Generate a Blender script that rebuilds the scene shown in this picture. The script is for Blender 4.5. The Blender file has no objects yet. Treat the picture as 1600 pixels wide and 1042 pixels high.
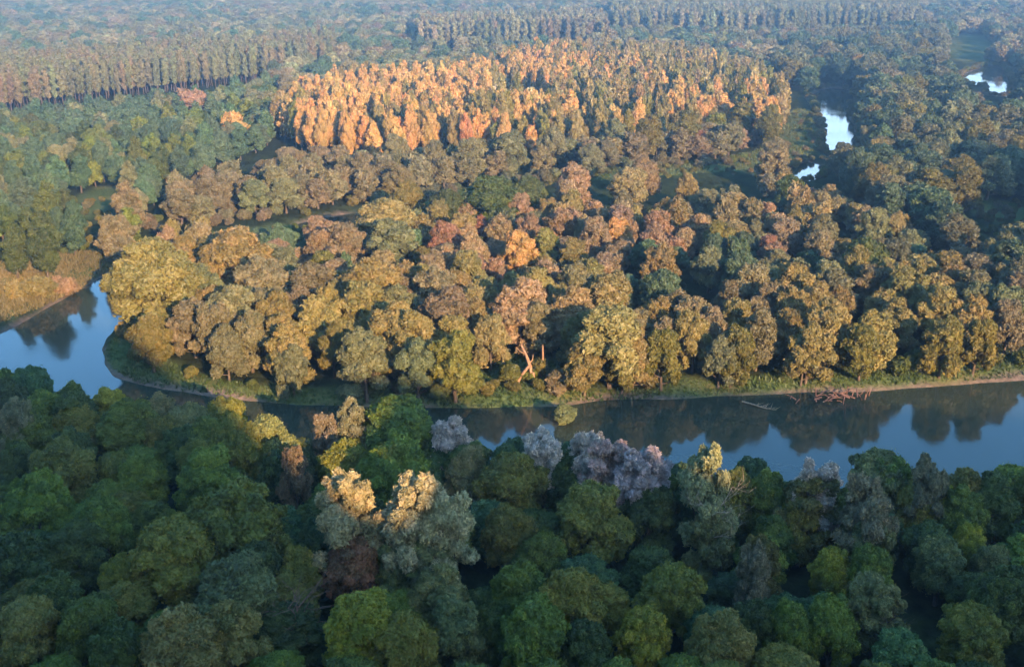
import bpy, math
import numpy as np
from math import radians as R

# ------------------------------------------------------------------ camera, sky, sun, exposure
scene = bpy.context.scene
COL = scene.collection
CAM_H, FPX, PITCH = 80.0, 1778.0, math.atan(641.0 / 1778.0)     # metres, focal length in photo pixels, downward pitch
cam_data = bpy.data.cameras.new("camera")
cam_data.sensor_width = 36.0
cam_data.lens = 36.0 * FPX / 1600.0
cam_data.clip_start, cam_data.clip_end = 1.0, 20000.0
camera = bpy.data.objects.new("camera", cam_data)
camera.location = (0, 0, CAM_H)
camera.rotation_euler = (math.pi / 2 - PITCH, 0, 0)
COL.objects.link(camera)
scene.camera = camera

SUN_EL, SUN_AZ = R(17.0), R(155.0)       # azimuth clockwise from +Y: the sun stands behind the camera
SUN_DIR = np.array([math.sin(SUN_AZ) * math.cos(SUN_EL), math.cos(SUN_AZ) * math.cos(SUN_EL), math.sin(SUN_EL)])
world = bpy.data.worlds.new("World")
scene.world = world
world.use_nodes = True
wn, wl = world.node_tree.nodes, world.node_tree.links
wn.clear()
sky = wn.new("ShaderNodeTexSky")
sky.sky_type = 'NISHITA'
sky.sun_disc = False
sky.sun_elevation = SUN_EL
sky.sun_rotation = SUN_AZ
sky.altitude = 100
sky.air_density, sky.dust_density, sky.ozone_density = 1.2, 0.3, 3.0
bg = wn.new("ShaderNodeBackground")
bg.inputs["Strength"].default_value = 0.15
wo = wn.new("ShaderNodeOutputWorld")
vivid = wn.new("ShaderNodeHueSaturation")
vivid.inputs["Saturation"].default_value = 1.2
wl.new(sky.outputs[0], vivid.inputs["Color"])
sky_tc = wn.new("ShaderNodeTexCoord")
sky_xyz = wn.new("ShaderNodeSeparateXYZ")
band = wn.new("ShaderNodeMapRange")          # a bright pale evening haze low in the sky
band.interpolation_type = 'SMOOTHSTEP'
band.inputs[1].default_value, band.inputs[2].default_value = 0.16, 0.28
band.inputs[3].default_value, band.inputs[4].default_value = 1.0, 0.0
glow = wn.new("ShaderNodeMix"); glow.data_type = 'RGBA'; glow.blend_type = 'ADD'; glow.clamp_result = False
glow.inputs[7].default_value = (4.2, 4.4, 4.7, 1)
wl.new(sky_tc.outputs["Generated"], sky_xyz.inputs[0])
wl.new(sky_xyz.outputs["Z"], band.inputs[0])
wl.new(band.outputs[0], glow.inputs[0])
wl.new(vivid.outputs[0], glow.inputs[6])
wl.new(glow.outputs[2], bg.inputs["Color"])
wl.new(bg.outputs[0], wo.inputs["Surface"])

sun_data = bpy.data.lights.new("sun", 'SUN')
sun_data.energy = 5.0
sun_data.angle = R(0.5)
sun_data.color = (1.0, 0.65, 0.38)
sun = bpy.data.objects.new("sun", sun_data)
sun.rotation_euler = (math.pi / 2 - SUN_EL, 0, math.pi - SUN_AZ)
COL.objects.link(sun)

scene.view_settings.view_transform = 'Standard'
scene.view_settings.look = 'None'
scene.view_settings.exposure = 2.45
scene.view_settings.gamma = 1.0
scene.cycles.max_bounces = 6
scene.cycles.diffuse_bounces = 2
scene.cycles.glossy_bounces = 2
scene.cycles.transmission_bounces = 3
scene.cycles.volume_bounces = 0
scene.cycles.use_denoising = True

HAZE_DENSITY, HAZE_COLOR, HAZE_G = 0.00062, (0.40, 0.65, 1.0), 0.87

# ------------------------------------------------------------------ pixel <-> ground
CP, SP = math.cos(PITCH), math.sin(PITCH)


def pix_dir(x, y):
    u, v = (x - 800.0) / FPX, (y - 521.0) / FPX
    return np.array([u, CP - v * SP, -SP - v * CP])


def pix_at(x, y, z):
    """where the ray through a photo pixel meets the level z: (X, Y, depth)"""
    d = pix_dir(x, y)
    t = (CAM_H - z) / -d[2]
    return d[0] * t, d[1] * t, t


def to_pix(X, Y, Z):
    dz = Z - CAM_H
    depth = Y * CP - dz * SP
    return 800 + FPX * X / depth, 521 + FPX * (-dz * CP - Y * SP) / depth, depth


def ground_poly(pts, z=0.0):
    return np.array([pix_at(x, y, z)[:2] for x, y in pts])


def inside(P, poly):
    x, y = P[:, 0], P[:, 1]
    r = np.zeros(len(P), bool)
    j = len(poly) - 1
    for i in range(len(poly)):
        xi, yi = poly[i]
        xj, yj = poly[j]
        if yi != yj:
            r ^= ((yi > y) != (yj > y)) & (x < (xj - xi) * (y - yi) / (yj - yi) + xi)
        j = i
    return r


def sdist(P, poly):
    """distance to the outline, negative inside"""
    d = np.full(len(P), 1e9)
    for i in range(len(poly)):
        a, b = poly[i], poly[(i + 1) % len(poly)]
        ab = b - a
        t = np.clip(((P - a) @ ab) / max(ab @ ab, 1e-9), 0, 1)
        q = P - a - t[:, None] * ab
        d = np.minimum(d, np.sqrt((q * q).sum(1)))
    return np.where(inside(P, poly), -d, d)


def smooth_closed(pts, n=4):
    """Catmull-Rom through a closed outline"""
    p = np.array(pts, float)
    out = []
    m = len(p)
    for i in range(m):
        p0, p1, p2, p3 = p[i - 1], p[i], p[(i + 1) % m], p[(i + 2) % m]
        for k in range(n):
            t = k / n
            out.append(0.5 * (2 * p1 + (p2 - p0) * t + (2 * p0 - 5 * p1 + 4 * p2 - p3) * t * t + (3 * p1 - p0 - 3 * p2 + p3) * t ** 3))
    return np.array(out)


RIVER_PX = [(-260, 665), (-120, 585), (0, 523), (60, 491), (118, 459), (166, 431), (200, 418), (232, 432), (226, 458), (206, 484), (180, 508), (162, 532),
            (157, 556), (170, 580), (205, 600), (300, 617), (420, 632), (540, 637), (700, 641), (850, 637), (950, 629), (1080, 624),
            (1200, 617), (1330, 613), (1450, 605), (1600, 595), (1800, 580), (2300, 560), (2300, 790), (1800, 822), (1600, 822),
            (1400, 822), (1250, 818), (1100, 806), (900, 785), (700, 762), (500, 738), (300, 704), (160, 686), (0, 664), (-200, 690)]
POND_PX = [(1290, 232), (1302, 246), (1322, 246), (1338, 222), (1330, 192), (1322, 168), (1345, 150), (1300, 138), (1268, 150), (1280, 172), (1290, 196)]
POOL_PX = [(1236, 282), (1262, 284), (1282, 274), (1284, 260), (1262, 254), (1240, 266)]
FARPOND_PX = [(1498, 124), (1530, 108), (1560, 106), (1572, 122), (1574, 150), (1548, 152), (1540, 136), (1515, 134)]
OXPOOL_PX = [(462, 352), (500, 343), (560, 334), (566, 342), (520, 352), (480, 358)]
WATER = [smooth_closed(ground_poly(p)) for p in (RIVER_PX, POND_PX, POOL_PX, FARPOND_PX, OXPOOL_PX)]

BANK_PX = [(158, 560), (200, 520), (235, 560), (330, 600), (470, 618), (620, 612), (770, 590), (800, 566), (862, 566), (890, 606), (920, 620), (1050, 608), (1160, 600), (1300, 590),
           (1390, 575), (1500, 575), (1620, 560), (1800, 560), (1620, 605), (1330, 620), (1080, 632), (850, 645), (540, 645), (300, 625), (170, 592)]
MEADOW_PX = [(905, 283), (960, 270), (1060, 262), (1140, 252), (1200, 232), (1225, 200), (1240, 178), (1285, 182), (1292, 210), (1275, 240), (1240, 258),
             (1170, 272), (1060, 280), (930, 290)]
FIELD_PX = [(1470, 78), (1500, 58), (1540, 62), (1560, 90), (1530, 102), (1490, 98)]
SLOPE_PX = [(-120, 560), (0, 512), (90, 470), (165, 428), (190, 408), (130, 402), (60, 408), (-40, 430), (-160, 500)]
OXBOW_PX = [(240, 385), (330, 372), (430, 358), (560, 336), (600, 322), (720, 300), (820, 285), (900, 276), (920, 284), (840, 296), (740, 312), (640, 330),
            (560, 350), (430, 372), (330, 385)]
CLEAR_PX = [(1500, 300), (1560, 318), (1640, 340), (1640, 372), (1560, 360), (1510, 335)]
CLEAR2_PX = [(1150, 345), (1200, 320), (1230, 335), (1190, 360)]
CLEAR3_PX = [(100, 335), (150, 300), (190, 310), (150, 350)]
TRACK_PX = [(1070, 68), (1250, 64), (1440, 58), (1440, 62), (1250, 69), (1070, 73)]
TRACK2_PX = [(-20, 192), (140, 172), (300, 150), (420, 138), (420, 144), (300, 157), (140, 180), (-20, 200)]
TRACK3_PX = [(600, 98), (800, 88), (940, 84), (940, 90), (800, 95), (600, 105)]
GRASSY = [smooth_closed(ground_poly(p)) for p in (BANK_PX, MEADOW_PX, FIELD_PX, SLOPE_PX, OXBOW_PX, CLEAR_PX, CLEAR2_PX, CLEAR3_PX, TRACK_PX, TRACK3_PX)]


def wave(P, seed, f0, octaves=3):
    r = np.random.default_rng(seed)
    s = np.zeros(len(P))
    a, f = 1.0, f0
    for _ in range(octaves):
        for _ in range(4):
            t = r.uniform(0, 2 * math.pi)
            s += a * 0.4 * np.sin(f * (P[:, 0] * math.cos(t) + P[:, 1] * math.sin(t)) + r.uniform(0, 6.28))
        a *= 0.5
        f *= 2.1
    return s


def water_dist(P):
    d = np.full(len(P), 1e9)
    for poly in WATER:
        lo, hi = poly.min(0) - 40, poly.max(0) + 40
        m = (P[:, 0] > lo[0]) & (P[:, 0] < hi[0]) & (P[:, 1] > lo[1]) & (P[:, 1] < hi[1])
        if m.any():
            d[m] = np.minimum(d[m], sdist(P[m], poly))
    return d


def smoothstep(a, b, x):
    t = np.clip((x - a) / (b - a), 0, 1)
    return t * t * (3 - 2 * t)


TAN_EL = math.tan(SUN_EL) / math.cos(math.pi - SUN_AZ)
RIDGE_Y = -140.0


def ridge_height(X):
    """height of the unseen valley edge behind the viewer, shaped for the shade it casts: low in the middle, so the evening sun reaches the river bend, higher on both sides"""
    left, right = smoothstep(66, 38, X), smoothstep(290, 372, X)
    ragged = 30 * np.sin(0.055 * X + 0.6) + 22 * np.sin(0.13 * X + 2.0) + 12 * np.sin(0.31 * X)
    reach = 194.0 - 44 * np.exp(-((X - 105) / 9.0) ** 2) - 30 * np.exp(-((X - 154) / 12.0) ** 2) + left * (215.0 + ragged) + right * (180.0 + 0.8 * ragged) + 4 * smoothstep(150, 100, X) + 24 * smoothstep(98, 80, X) * (1 - left) - 10 * smoothstep(160, 230, X) * (1 - right)
    return (reach - RIDGE_Y) * TAN_EL


def ground_z(P, wd=None):
    wd = water_dist(P) if wd is None else wd
    z = 1.5 * np.tanh((wd - 0.4 + 0.55 * wave(P, 51, 0.22) * smoothstep(9, 3, np.abs(wd))) / 3.0) + 0.12 * wave(P, 3, 0.11) * smoothstep(2, 12, wd)
    k = math.tan(SUN_AZ - math.pi)
    Xb = P[:, 0] - k * (P[:, 1] - RIDGE_Y)      # its added notches follow the sunbeams, letting light onto the pale crowns
    h = ridge_height(Xb) + 1.5 * wave(P, 8, 0.03)
    back = np.clip((P[:, 1] + 22) / (RIDGE_Y + 22), 0, 1) ** 1.6 * (1 - 0.6 * smoothstep(RIDGE_Y - 60, -1400, P[:, 1]))
    return z + h * back


# ------------------------------------------------------------------ mesh helper
def build_mesh(name, V, F, mats, var=None, mat_idx=None, smooth=False):
    """F: list of int arrays (n,3) / (n,4). var: one value per face, in the order of F"""
    me = bpy.data.meshes.new(name)
    V = np.asarray(V, np.float32)
    F = [np.asarray(f, np.int32) for f in F if len(f)]
    loops = np.concatenate([f.ravel() for f in F])
    sizes = np.concatenate([np.full(len(f), f.shape[1], np.int32) for f in F])
    starts = np.concatenate([[0], np.cumsum(sizes)[:-1]]).astype(np.int32)
    me.vertices.add(len(V))
    me.vertices.foreach_set("co", V.ravel())
    me.loops.add(len(loops))
    me.loops.foreach_set("vertex_index", loops)
    me.polygons.add(len(sizes))
    me.polygons.foreach_set("loop_start", starts)
    if mat_idx is not None:
        me.polygons.foreach_set("material_index", np.asarray(mat_idx, np.int32))
    me.polygons.foreach_set("use_smooth", np.full(len(sizes), smooth, bool))
    for m in mats:
        me.materials.append(m)
    if var is not None:
        a = me.attributes.new("leaf_var", 'FLOAT', 'FACE')
        a.data.foreach_set("value", np.asarray(var, np.float32))
    me.update(calc_edges=True)
    return me


def link(name, data, parent=None):
    o = bpy.data.objects.new(name, data)
    COL.objects.link(o)
    if parent is not None:
        o.parent = parent
    return o


def tag(o, label=None, cat=None, group=None, kind=None):
    if label:
        o["label"] = label
    if cat:
        o["category"] = cat
    if group:
        o["group"] = group
    if kind:
        o["kind"] = kind
    return o


# ------------------------------------------------------------------ materials
def new_mat(name):
    m = bpy.data.materials.new(name)
    m.use_nodes = True
    m.node_tree.nodes.clear()
    return m, m.node_tree.nodes, m.node_tree.links


def leaf_material():
    m, n, l = new_mat("foliage")
    at = n.new("ShaderNodeAttribute"); at.attribute_type = 'INSTANCER'; at.attribute_name = "tint"
    lv = n.new("ShaderNodeAttribute"); lv.attribute_type = 'GEOMETRY'; lv.attribute_name = "leaf_var"
    hsv = n.new("ShaderNodeHueSaturation")
    mr = n.new("ShaderNodeMapRange"); mr.inputs[3].default_value = 0.5; mr.inputs[4].default_value = 1.45
    mh = n.new("ShaderNodeMapRange"); mh.inputs[3].default_value = 0.52; mh.inputs[4].default_value = 0.48
    l.new(lv.outputs["Fac"], mr.inputs[0]); l.new(lv.outputs["Fac"], mh.inputs[0])
    l.new(mr.outputs[0], hsv.inputs["Value"]); l.new(mh.outputs[0], hsv.inputs["Hue"])
    l.new(at.outputs["Color"], hsv.inputs["Color"])
    d = n.new("ShaderNodeBsdfDiffuse")
    t = n.new("ShaderNodeBsdfTranslucent")
    mix = n.new("ShaderNodeMixShader"); mix.inputs[0].default_value = 0.2
    g = n.new("ShaderNodeBsdfGlossy"); g.inputs["Roughness"].default_value = 0.55
    mix2 = n.new("ShaderNodeMixShader"); mix2.inputs[0].default_value = 0.03
    out = n.new("ShaderNodeOutputMaterial")
    l.new(hsv.outputs[0], d.inputs["Color"]); l.new(hsv.outputs[0], t.inputs["Color"])
    l.new(d.outputs[0], mix.inputs[1]); l.new(t.outputs[0], mix.inputs[2])
    l.new(mix.outputs[0], mix2.inputs[1]); l.new(g.outputs[0], mix2.inputs[2])
    l.new(mix2.outputs[0], out.inputs["Surface"])
    return m


def bark_material(name, c1, c2):
    m, n, l = new_mat(name)
    tc = n.new("ShaderNodeTexCoord")
    mp = n.new("ShaderNodeMapping"); mp.inputs["Scale"].default_value = (3, 3, 0.6)
    no = n.new("ShaderNodeTexNoise"); no.inputs["Scale"].default_value = 2.0; no.inputs["Detail"].default_value = 4
    cr = n.new("ShaderNodeValToRGB")
    cr.color_ramp.elements[0].position, cr.color_ramp.elements[1].position = 0.35, 0.65
    cr.color_ramp.elements[0].color, cr.color_ramp.elements[1].color = (*c1, 1), (*c2, 1)
    b = n.new("ShaderNodeBsdfDiffuse")
    out = n.new("ShaderNodeOutputMaterial")
    l.new(tc.outputs["Object"], mp.inputs[0]); l.new(mp.outputs[0], no.inputs["Vector"]); l.new(no.outputs["Fac"], cr.inputs[0])
    l.new(cr.outputs[0], b.inputs["Color"]); l.new(b.outputs[0], out.inputs["Surface"])
    return m


def ground_material():
    m, n, l = new_mat("ground")
    tc = n.new("ShaderNodeTexCoord")

    def noise(scale, detail=5):
        q = n.new("ShaderNodeTexNoise"); q.inputs["Scale"].default_value = scale; q.inputs["Detail"].default_value = detail
        l.new(tc.outputs["Object"], q.inputs["Vector"])
        return q.outputs["Fac"]

    def ramp(fac, c1, c2, p1=0.35, p2=0.65):
        r = n.new("ShaderNodeValToRGB")
        r.color_ramp.elements[0].position, r.color_ramp.elements[1].position = p1, p2
        r.color_ramp.elements[0].color, r.color_ramp.elements[1].color = (*c1, 1), (*c2, 1)
        l.new(fac, r.inputs[0])
        return r.outputs[0]

    def mix(fac, a, b):
        x = n.new("ShaderNodeMix"); x.data_type = 'RGBA'
        l.new(fac, x.inputs[0]); l.new(a, x.inputs[6]); l.new(b, x.inputs[7])
        return x.outputs[2]

    floor = ramp(noise(0.35), (0.018, 0.022, 0.010), (0.040, 0.050, 0.018))
    grass = mix(ramp(noise(0.09), (0, 0, 0), (1, 1, 1), 0.42, 0.62), ramp(noise(1.1), (0.048, 0.070, 0.022), (0.085, 0.110, 0.034)),
                ramp(noise(1.7), (0.14, 0.125, 0.045), (0.085, 0.11, 0.032)))
    mud = ramp(noise(0.9), (0.10, 0.075, 0.055), (0.17, 0.125, 0.09))
    ag = n.new("ShaderNodeAttribute"); ag.attribute_name = "grassy"
    am = n.new("ShaderNodeAttribute"); am.attribute_name = "muddy"
    c = mix(am.outputs["Fac"], mix(ag.outputs["Fac"], floor, grass), mud)
    b = n.new("ShaderNodeBsdfDiffuse")
    bump = n.new("ShaderNodeBump"); bump.inputs["Strength"].default_value = 0.8; bump.inputs["Distance"].default_value = 0.5
    l.new(noise(1.6, 6), bump.inputs["Height"])
    l.new(bump.outputs[0], b.inputs["Normal"])
    out = n.new("ShaderNodeOutputMaterial")
    l.new(c, b.inputs["Color"]); l.new(b.outputs[0], out.inputs["Surface"])
    return m


def water_material():
    m, n, l = new_mat("river_water")
    tc = n.new("ShaderNodeTexCoord")
    mp = n.new("ShaderNodeMapping"); mp.inputs["Scale"].default_value = (1.0, 0.55, 1)
    no = n.new("ShaderNodeTexNoise"); no.inputs["Scale"].default_value = 1.3; no.inputs["Detail"].default_value = 3
    n2 = n.new("ShaderNodeTexNoise"); n2.inputs["Scale"].default_value = 0.06; n2.inputs["Detail"].default_value = 2
    mul = n.new("ShaderNodeMath"); mul.operation = 'MULTIPLY'
    bump = n.new("ShaderNodeBump"); bump.inputs["Strength"].default_value = 0.16; bump.inputs["Distance"].default_value = 0.12
    p = n.new("ShaderNodeBsdfPrincipled")
    p.inputs["Base Color"].default_value = (0.030, 0.038, 0.022, 1)
    rr_ = n.new("ShaderNodeMapRange"); rr_.inputs[1].default_value, rr_.inputs[2].default_value = 0.35, 0.7
    rr_.inputs[3].default_value, rr_.inputs[4].default_value = 0.025, 0.13
    l.new(n2.outputs["Fac"], rr_.inputs[0]); l.new(rr_.outputs[0], p.inputs["Roughness"])
    p.inputs["IOR"].default_value = 1.33
    out = n.new("ShaderNodeOutputMaterial")
    l.new(tc.outputs["Object"], mp.inputs[0]); l.new(mp.outputs[0], no.inputs["Vector"]); l.new(tc.outputs["Object"], n2.inputs["Vector"])
    l.new(no.outputs["Fac"], mul.inputs[0]); l.new(n2.outputs["Fac"], mul.inputs[1])
    l.new(mul.outputs[0], bump.inputs["Height"]); l.new(bump.outputs[0], p.inputs["Normal"])
    l.new(p.outputs[0], out.inputs["Surface"])
    return m


LEAF = leaf_material()
BARK = bark_material("bark", (0.055, 0.042, 0.030), (0.14, 0.105, 0.075))
PALE_BARK = bark_material("pale_bark", (0.20, 0.15, 0.10), (0.42, 0.31, 0.21))
PLANT_BARK = bark_material("plantation_bark", (0.06, 0.045, 0.036), (0.14, 0.10, 0.08))
DRIFT = bark_material("driftwood", (0.10, 0.058, 0.042), (0.22, 0.125, 0.09))

# ------------------------------------------------------------------ the ground, one sheet from under the viewer to the horizon
az = np.concatenate([np.arange(-180, -34, 1.0), np.arange(-34, 34, 0.17), np.arange(34, 180, 1.0)])
rad = [2.0]
while rad[-1] < 3800:
    r_ = rad[-1]
    rad.append(r_ * (1.05 if r_ < 90 else 1.0055 if r_ < 700 else 1.02))
rad = np.array(rad)
A, Rr = np.meshgrid(np.radians(az), rad)
gx, gy = Rr * np.sin(A), Rr * np.cos(A)
GP = np.stack([gx.ravel(), gy.ravel()], 1)
gwd = water_dist(GP)
gz = ground_z(GP, gwd)
na, nr = len(az), len(rad)
ii = np.arange(nr - 1)[:, None] * na
jj = np.arange(na)[None, :]
j2 = (jj + 1) % na
quads = np.stack([ii + jj, ii + j2, ii + na + j2, ii + na + jj], -1).reshape(-1, 4)[:, ::-1]
gv = np.concatenate([np.column_stack([GP, gz]), [[0, 0, gz[:na].mean()]]])
fan = np.stack([np.full(na, nr * na), np.arange(na), (np.arange(na) + 1) % na], 1)[:, ::-1]
gme = build_mesh("ground", gv, [quads, fan], [ground_material()], smooth=True)
grassy = np.zeros(len(gv))
for poly in GRASSY:
    lo, hi = poly.min(0) - 10, poly.max(0) + 10
    m = (gv[:, 0] > lo[0]) & (gv[:, 0] < hi[0]) & (gv[:, 1] > lo[1]) & (gv[:, 1] < hi[1])
    if m.any():
        P = gv[m][:, :2]
        grassy[m] = np.maximum(grassy[m], smoothstep(2.0, -2.0, sdist(P, poly) + 1.2 * wave(P, 5, 0.3)))
grassy = np.maximum(grassy, smoothstep(-20, -50, gv[:, 1]))
wd_all = np.concatenate([gwd, [99]])
muddy = smoothstep(1.9, 0.5, wd_all + 1.0 * wave(gv[:, :2], 6, 0.16))
for nm, val in (("grassy", grassy), ("muddy", muddy)):
    a = gme.attributes.new(nm, 'FLOAT', 'POINT')
    a.data.foreach_set("value", val.astype(np.float32))
tag(link("ground", gme), kind="structure")

wm = build_mesh("river", [(-900, 60, 0), (900, 60, 0), (900, 1500, 0), (-900, 1500, 0)], [[(0, 1, 2, 3)]], [water_material()])
tag(link("river", wm), kind="structure")


# ------------------------------------------------------------------ trees
def tube(pts, radii, sides=6, start=0):
    pts, V, F = np.asarray(pts, float), [], []
    for i, p in enumerate(pts):
        d = pts[min(i + 1, len(pts) - 1)] - pts[max(i - 1, 0)]
        d /= max(np.linalg.norm(d), 1e-9)
        a = np.cross(d, (0.3, 0.9, 0.1) if abs(d[2]) > 0.5 else (0, 0, 1.0))
        a /= np.linalg.norm(a)
        b = np.cross(d, a)
        for k in range(sides):
            t = 2 * math.pi * k / sides
            V.append(p + radii[i] * (a * math.cos(t) + b * math.sin(t)))
    for i in range(len(pts) - 1):
        for k in range(sides):
            k2 = (k + 1) % sides
            F.append((start + i * sides + k, start + i * sides + k2, start + (i + 1) * sides + k2, start + (i + 1) * sides + k))
    return V, F


def limbs_geo(chains, sides=6):
    V, F = [], []
    for pts, radii in chains:
        v, f = tube(pts, radii, sides, len(V))
        V += v
        F += f
    return np.array(V), np.array(F)


def crown_geo(rng, lobes, n, leaf, aspect=1.35, loose=0.55, under=0.35, core=0.80):
    """leaf-sized faces spread over many billowing lobes, plus a coarse inner mass per lobe so that no daylight shows through its middle"""
    L = np.array(lobes)
    k = len(L)
    C, r, sz = L[:, :3], L[:, 3], L[:, 4]
    lv = rng.uniform(0, 1, k)
    w = r ** 2
    pick = rng.choice(k, int(n * 2.2), p=w / w.sum())
    d = rng.normal(size=(len(pick), 3))
    d /= np.linalg.norm(d, axis=1)[:, None]
    keep = (d[:, 2] > -0.25) | (rng.uniform(size=len(pick)) < under)
    pick, d = pick[keep], d[keep]
    ph = rng.uniform(0, 6.28, (k, 3))
    bump = 1 + 0.10 * np.sin(5 * d[:, 0] + ph[pick, 0]) + 0.10 * np.sin(6 * d[:, 1] + ph[pick, 1]) + 0.08 * np.sin(7 * d[:, 2] + ph[pick, 2])
    rr = r[pick] * bump * (0.80 + 0.30 * rng.uniform(size=len(pick)) ** 0.7)
    stray = rng.uniform(size=len(pick)) < 0.11
    rr[stray] *= rng.uniform(1.0, 1.28, stray.sum())
    P = C[pick] + d * rr[:, None] * np.stack([np.ones(len(pick)), np.ones(len(pick)), sz[pick]], 1)
    ok = np.ones(len(P), bool)
    for i in range(k):
        q = (P - C[i]) / np.array([1, 1, sz[i]])
        ok &= ((q * q).sum(1) > (0.70 * r[i]) ** 2) | (pick == i)
    idx = np.nonzero(ok)[0][:n]
    P, d, pick = P[idx], d[idx], pick[idx]
    m = len(P)
    nrm = d + loose * rng.normal(size=(m, 3))
    nrm[:, 2] += 0.15
    nrm /= np.linalg.norm(nrm, axis=1)[:, None]
    t = np.cross(nrm, rng.normal(size=(m, 3)))
    t /= np.linalg.norm(t, axis=1)[:, None]
    b = np.cross(nrm, t)
    s = leaf * rng.uniform(0.6, 1.35, m)[:, None]
    fold = nrm * s * 0.22
    V = np.stack([P + t * s * aspect * 0.6, P + b * s * 0.5 - fold, P - t * s * aspect * 0.6, P - b * s * 0.5 - fold], 1).reshape(-1, 3)
    F = np.arange(m * 4).reshape(-1, 4)
    var = np.clip(0.6 * lv[pick] + 0.4 * rng.uniform(size=m), 0, 1)
    # inner mass
    nu, nv = 7, 5
    th = np.linspace(0, 2 * math.pi, nu, endpoint=False)
    cv, cf, cvar = [], [], []
    base = len(V)
    for i in range(k):
        o = base + len(cv)
        for a in range(nv):
            fi = math.pi * (a + 0.5) / nv
            for u in th:
                q = core * r[i] * rng.uniform(0.85, 1.08)
                cv.append(C[i] + q * np.array([math.sin(fi) * math.cos(u), math.sin(fi) * math.sin(u), sz[i] * math.cos(fi)]))
        for a in range(nv - 1):
            for u in range(nu):
                cf.append((o + a * nu + u, o + (a + 1) * nu + u, o + (a + 1) * nu + (u + 1) % nu, o + a * nu + (u + 1) % nu))
        cvar += [0.4] * ((nv - 1) * nu)
    V = np.concatenate([V, np.array(cv)])
    F = np.concatenate([F, np.array(cf)])
    return V, F, np.concatenate([var, cvar])


def sublobes(rng, main, m, rel, up=-0.35):
    out = [(x, y, z, r * 0.86, sz) for (x, y, z, r, sz) in main]
    for (x, y, z, r, sz) in main:
        for _ in range(m):
            d = rng.normal(size=3)
            d /= np.linalg.norm(d)
            if d[2] < up:
                d[2] *= -0.6
            q = r * rng.uniform(0.78, 1.06)
            out.append((x + d[0] * q, y + d[1] * q, z + d[2] * q * sz, r * rel * rng.uniform(0.65, 1.25), sz * 0.9))
    return out


def main_lobes(rng, kind):
    """(lobes, nominal crown width, trunk top, number of sub-lobes, their relative size)"""
    L = []
    if kind == 'oak':            # broad dense round crown, W 11
        for i in range(9):
            a = i * 2.4 + rng.uniform(-0.4, 0.4)
            q = 3.0 * math.sqrt((i + 0.5) / 9) * rng.uniform(0.85, 1.15)
            z = 11.0 - 4.4 * (q / 3.4) ** 1.6 + rng.uniform(-0.6, 0.8)
            L.append((q * math.cos(a), q * math.sin(a), z, rng.uniform(2.0, 2.7), 0.9))
        for i in range(6):
            a = i * 1.05 + rng.uniform(-0.3, 0.3)
            L.append((3.2 * math.cos(a), 3.2 * math.sin(a), rng.uniform(3.4, 6.2), rng.uniform(1.5, 2.1), 1.1))
        return L, 8.0, 15, 0.34
    if kind == 'willow':         # broad dome of billows on spreading limbs, W 9.6
        n = int(rng.integers(17, 23))
        for i in range(n):
            a = i * 2.4 + rng.uniform(-0.5, 0.5)
            t = (i + 0.5) / n
            z = 11.4 - 9.0 * t ** 1.25 + rng.uniform(-0.9, 0.9)
            q = 3.5 * math.sqrt(max(0.05, 1 - (max(z - 4.5, 0) / 7.6) ** 2)) * rng.uniform(0.75, 1.12)
            L.append((q * math.cos(a), q * math.sin(a), z, rng.uniform(1.15, 1.95), rng.uniform(0.8, 1.05)))
        L.append((0, 0, 7.6, 2.4, 1.3))
        return L, 8.5, 10, 0.40
    if kind == 'silver':         # ragged upright sprays over a loose full crown, W 8.4
        n = int(rng.integers(20, 26))
        for i in range(n):
            a = i * 2.4 + rng.uniform(-0.5, 0.5)
            t = (i + 0.5) / n
            q = 3.5 * math.sqrt(min(1.0, 0.12 + t * 1.1)) * rng.uniform(0.7, 1.12)
            z = 13.4 - 7.8 * t ** 1.7 + rng.uniform(-1.3, 1.0)
            L.append((q * math.cos(a), q * math.sin(a), z, rng.uniform(0.75, 1.3), rng.uniform(0.95, 1.35)))
        L.append((0, 0, 9.4, 2.2, 1.2))
        return L, 10.0, 8, 0.42
    if kind == 'poplar':         # tall oval, W 6.5
        for i in range(12):
            t = (i + 0.5) / 12
            z = 2.8 + 12.4 * t
            w = math.sin((t * 0.93 + 0.07) ** 0.8 * math.pi) ** 0.75 * 1.8 + 0.12
            a = i * 2.4
            L.append((w * 0.75 * math.cos(a), w * 0.75 * math.sin(a), z, max(0.5, w * rng.uniform(0.85, 1.1)), 1.3))
        return L, 12.0, 5, 0.48
    if kind == 'plantation':     # narrow crown on a long clean stem, W 5
        for i in range(10):
            t = (i + 0.5) / 10
            z = 4.2 + 13.6 * t
            w = (1.0 - 0.6 * abs(t - 0.5)) * 1.2
            a = i * 2.4
            L.append((w * 0.6 * math.cos(a), w * 0.6 * math.sin(a), z, w * rng.uniform(0.8, 1.05), 1.15))
        return L, 13.0, 4, 0.5
    if kind == 'bush':           # W 4
        for i in range(7):
            a = i * 2.4
            q = 1.2 * math.sqrt(i / 7)
            L.append((q * math.cos(a), q * math.sin(a), rng.uniform(1.0, 2.0) - 0.3 * q, rng.uniform(0.7, 1.1), 0.95))
        return L, 1.2, 4, 0.45
    raise KeyError(kind)


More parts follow.
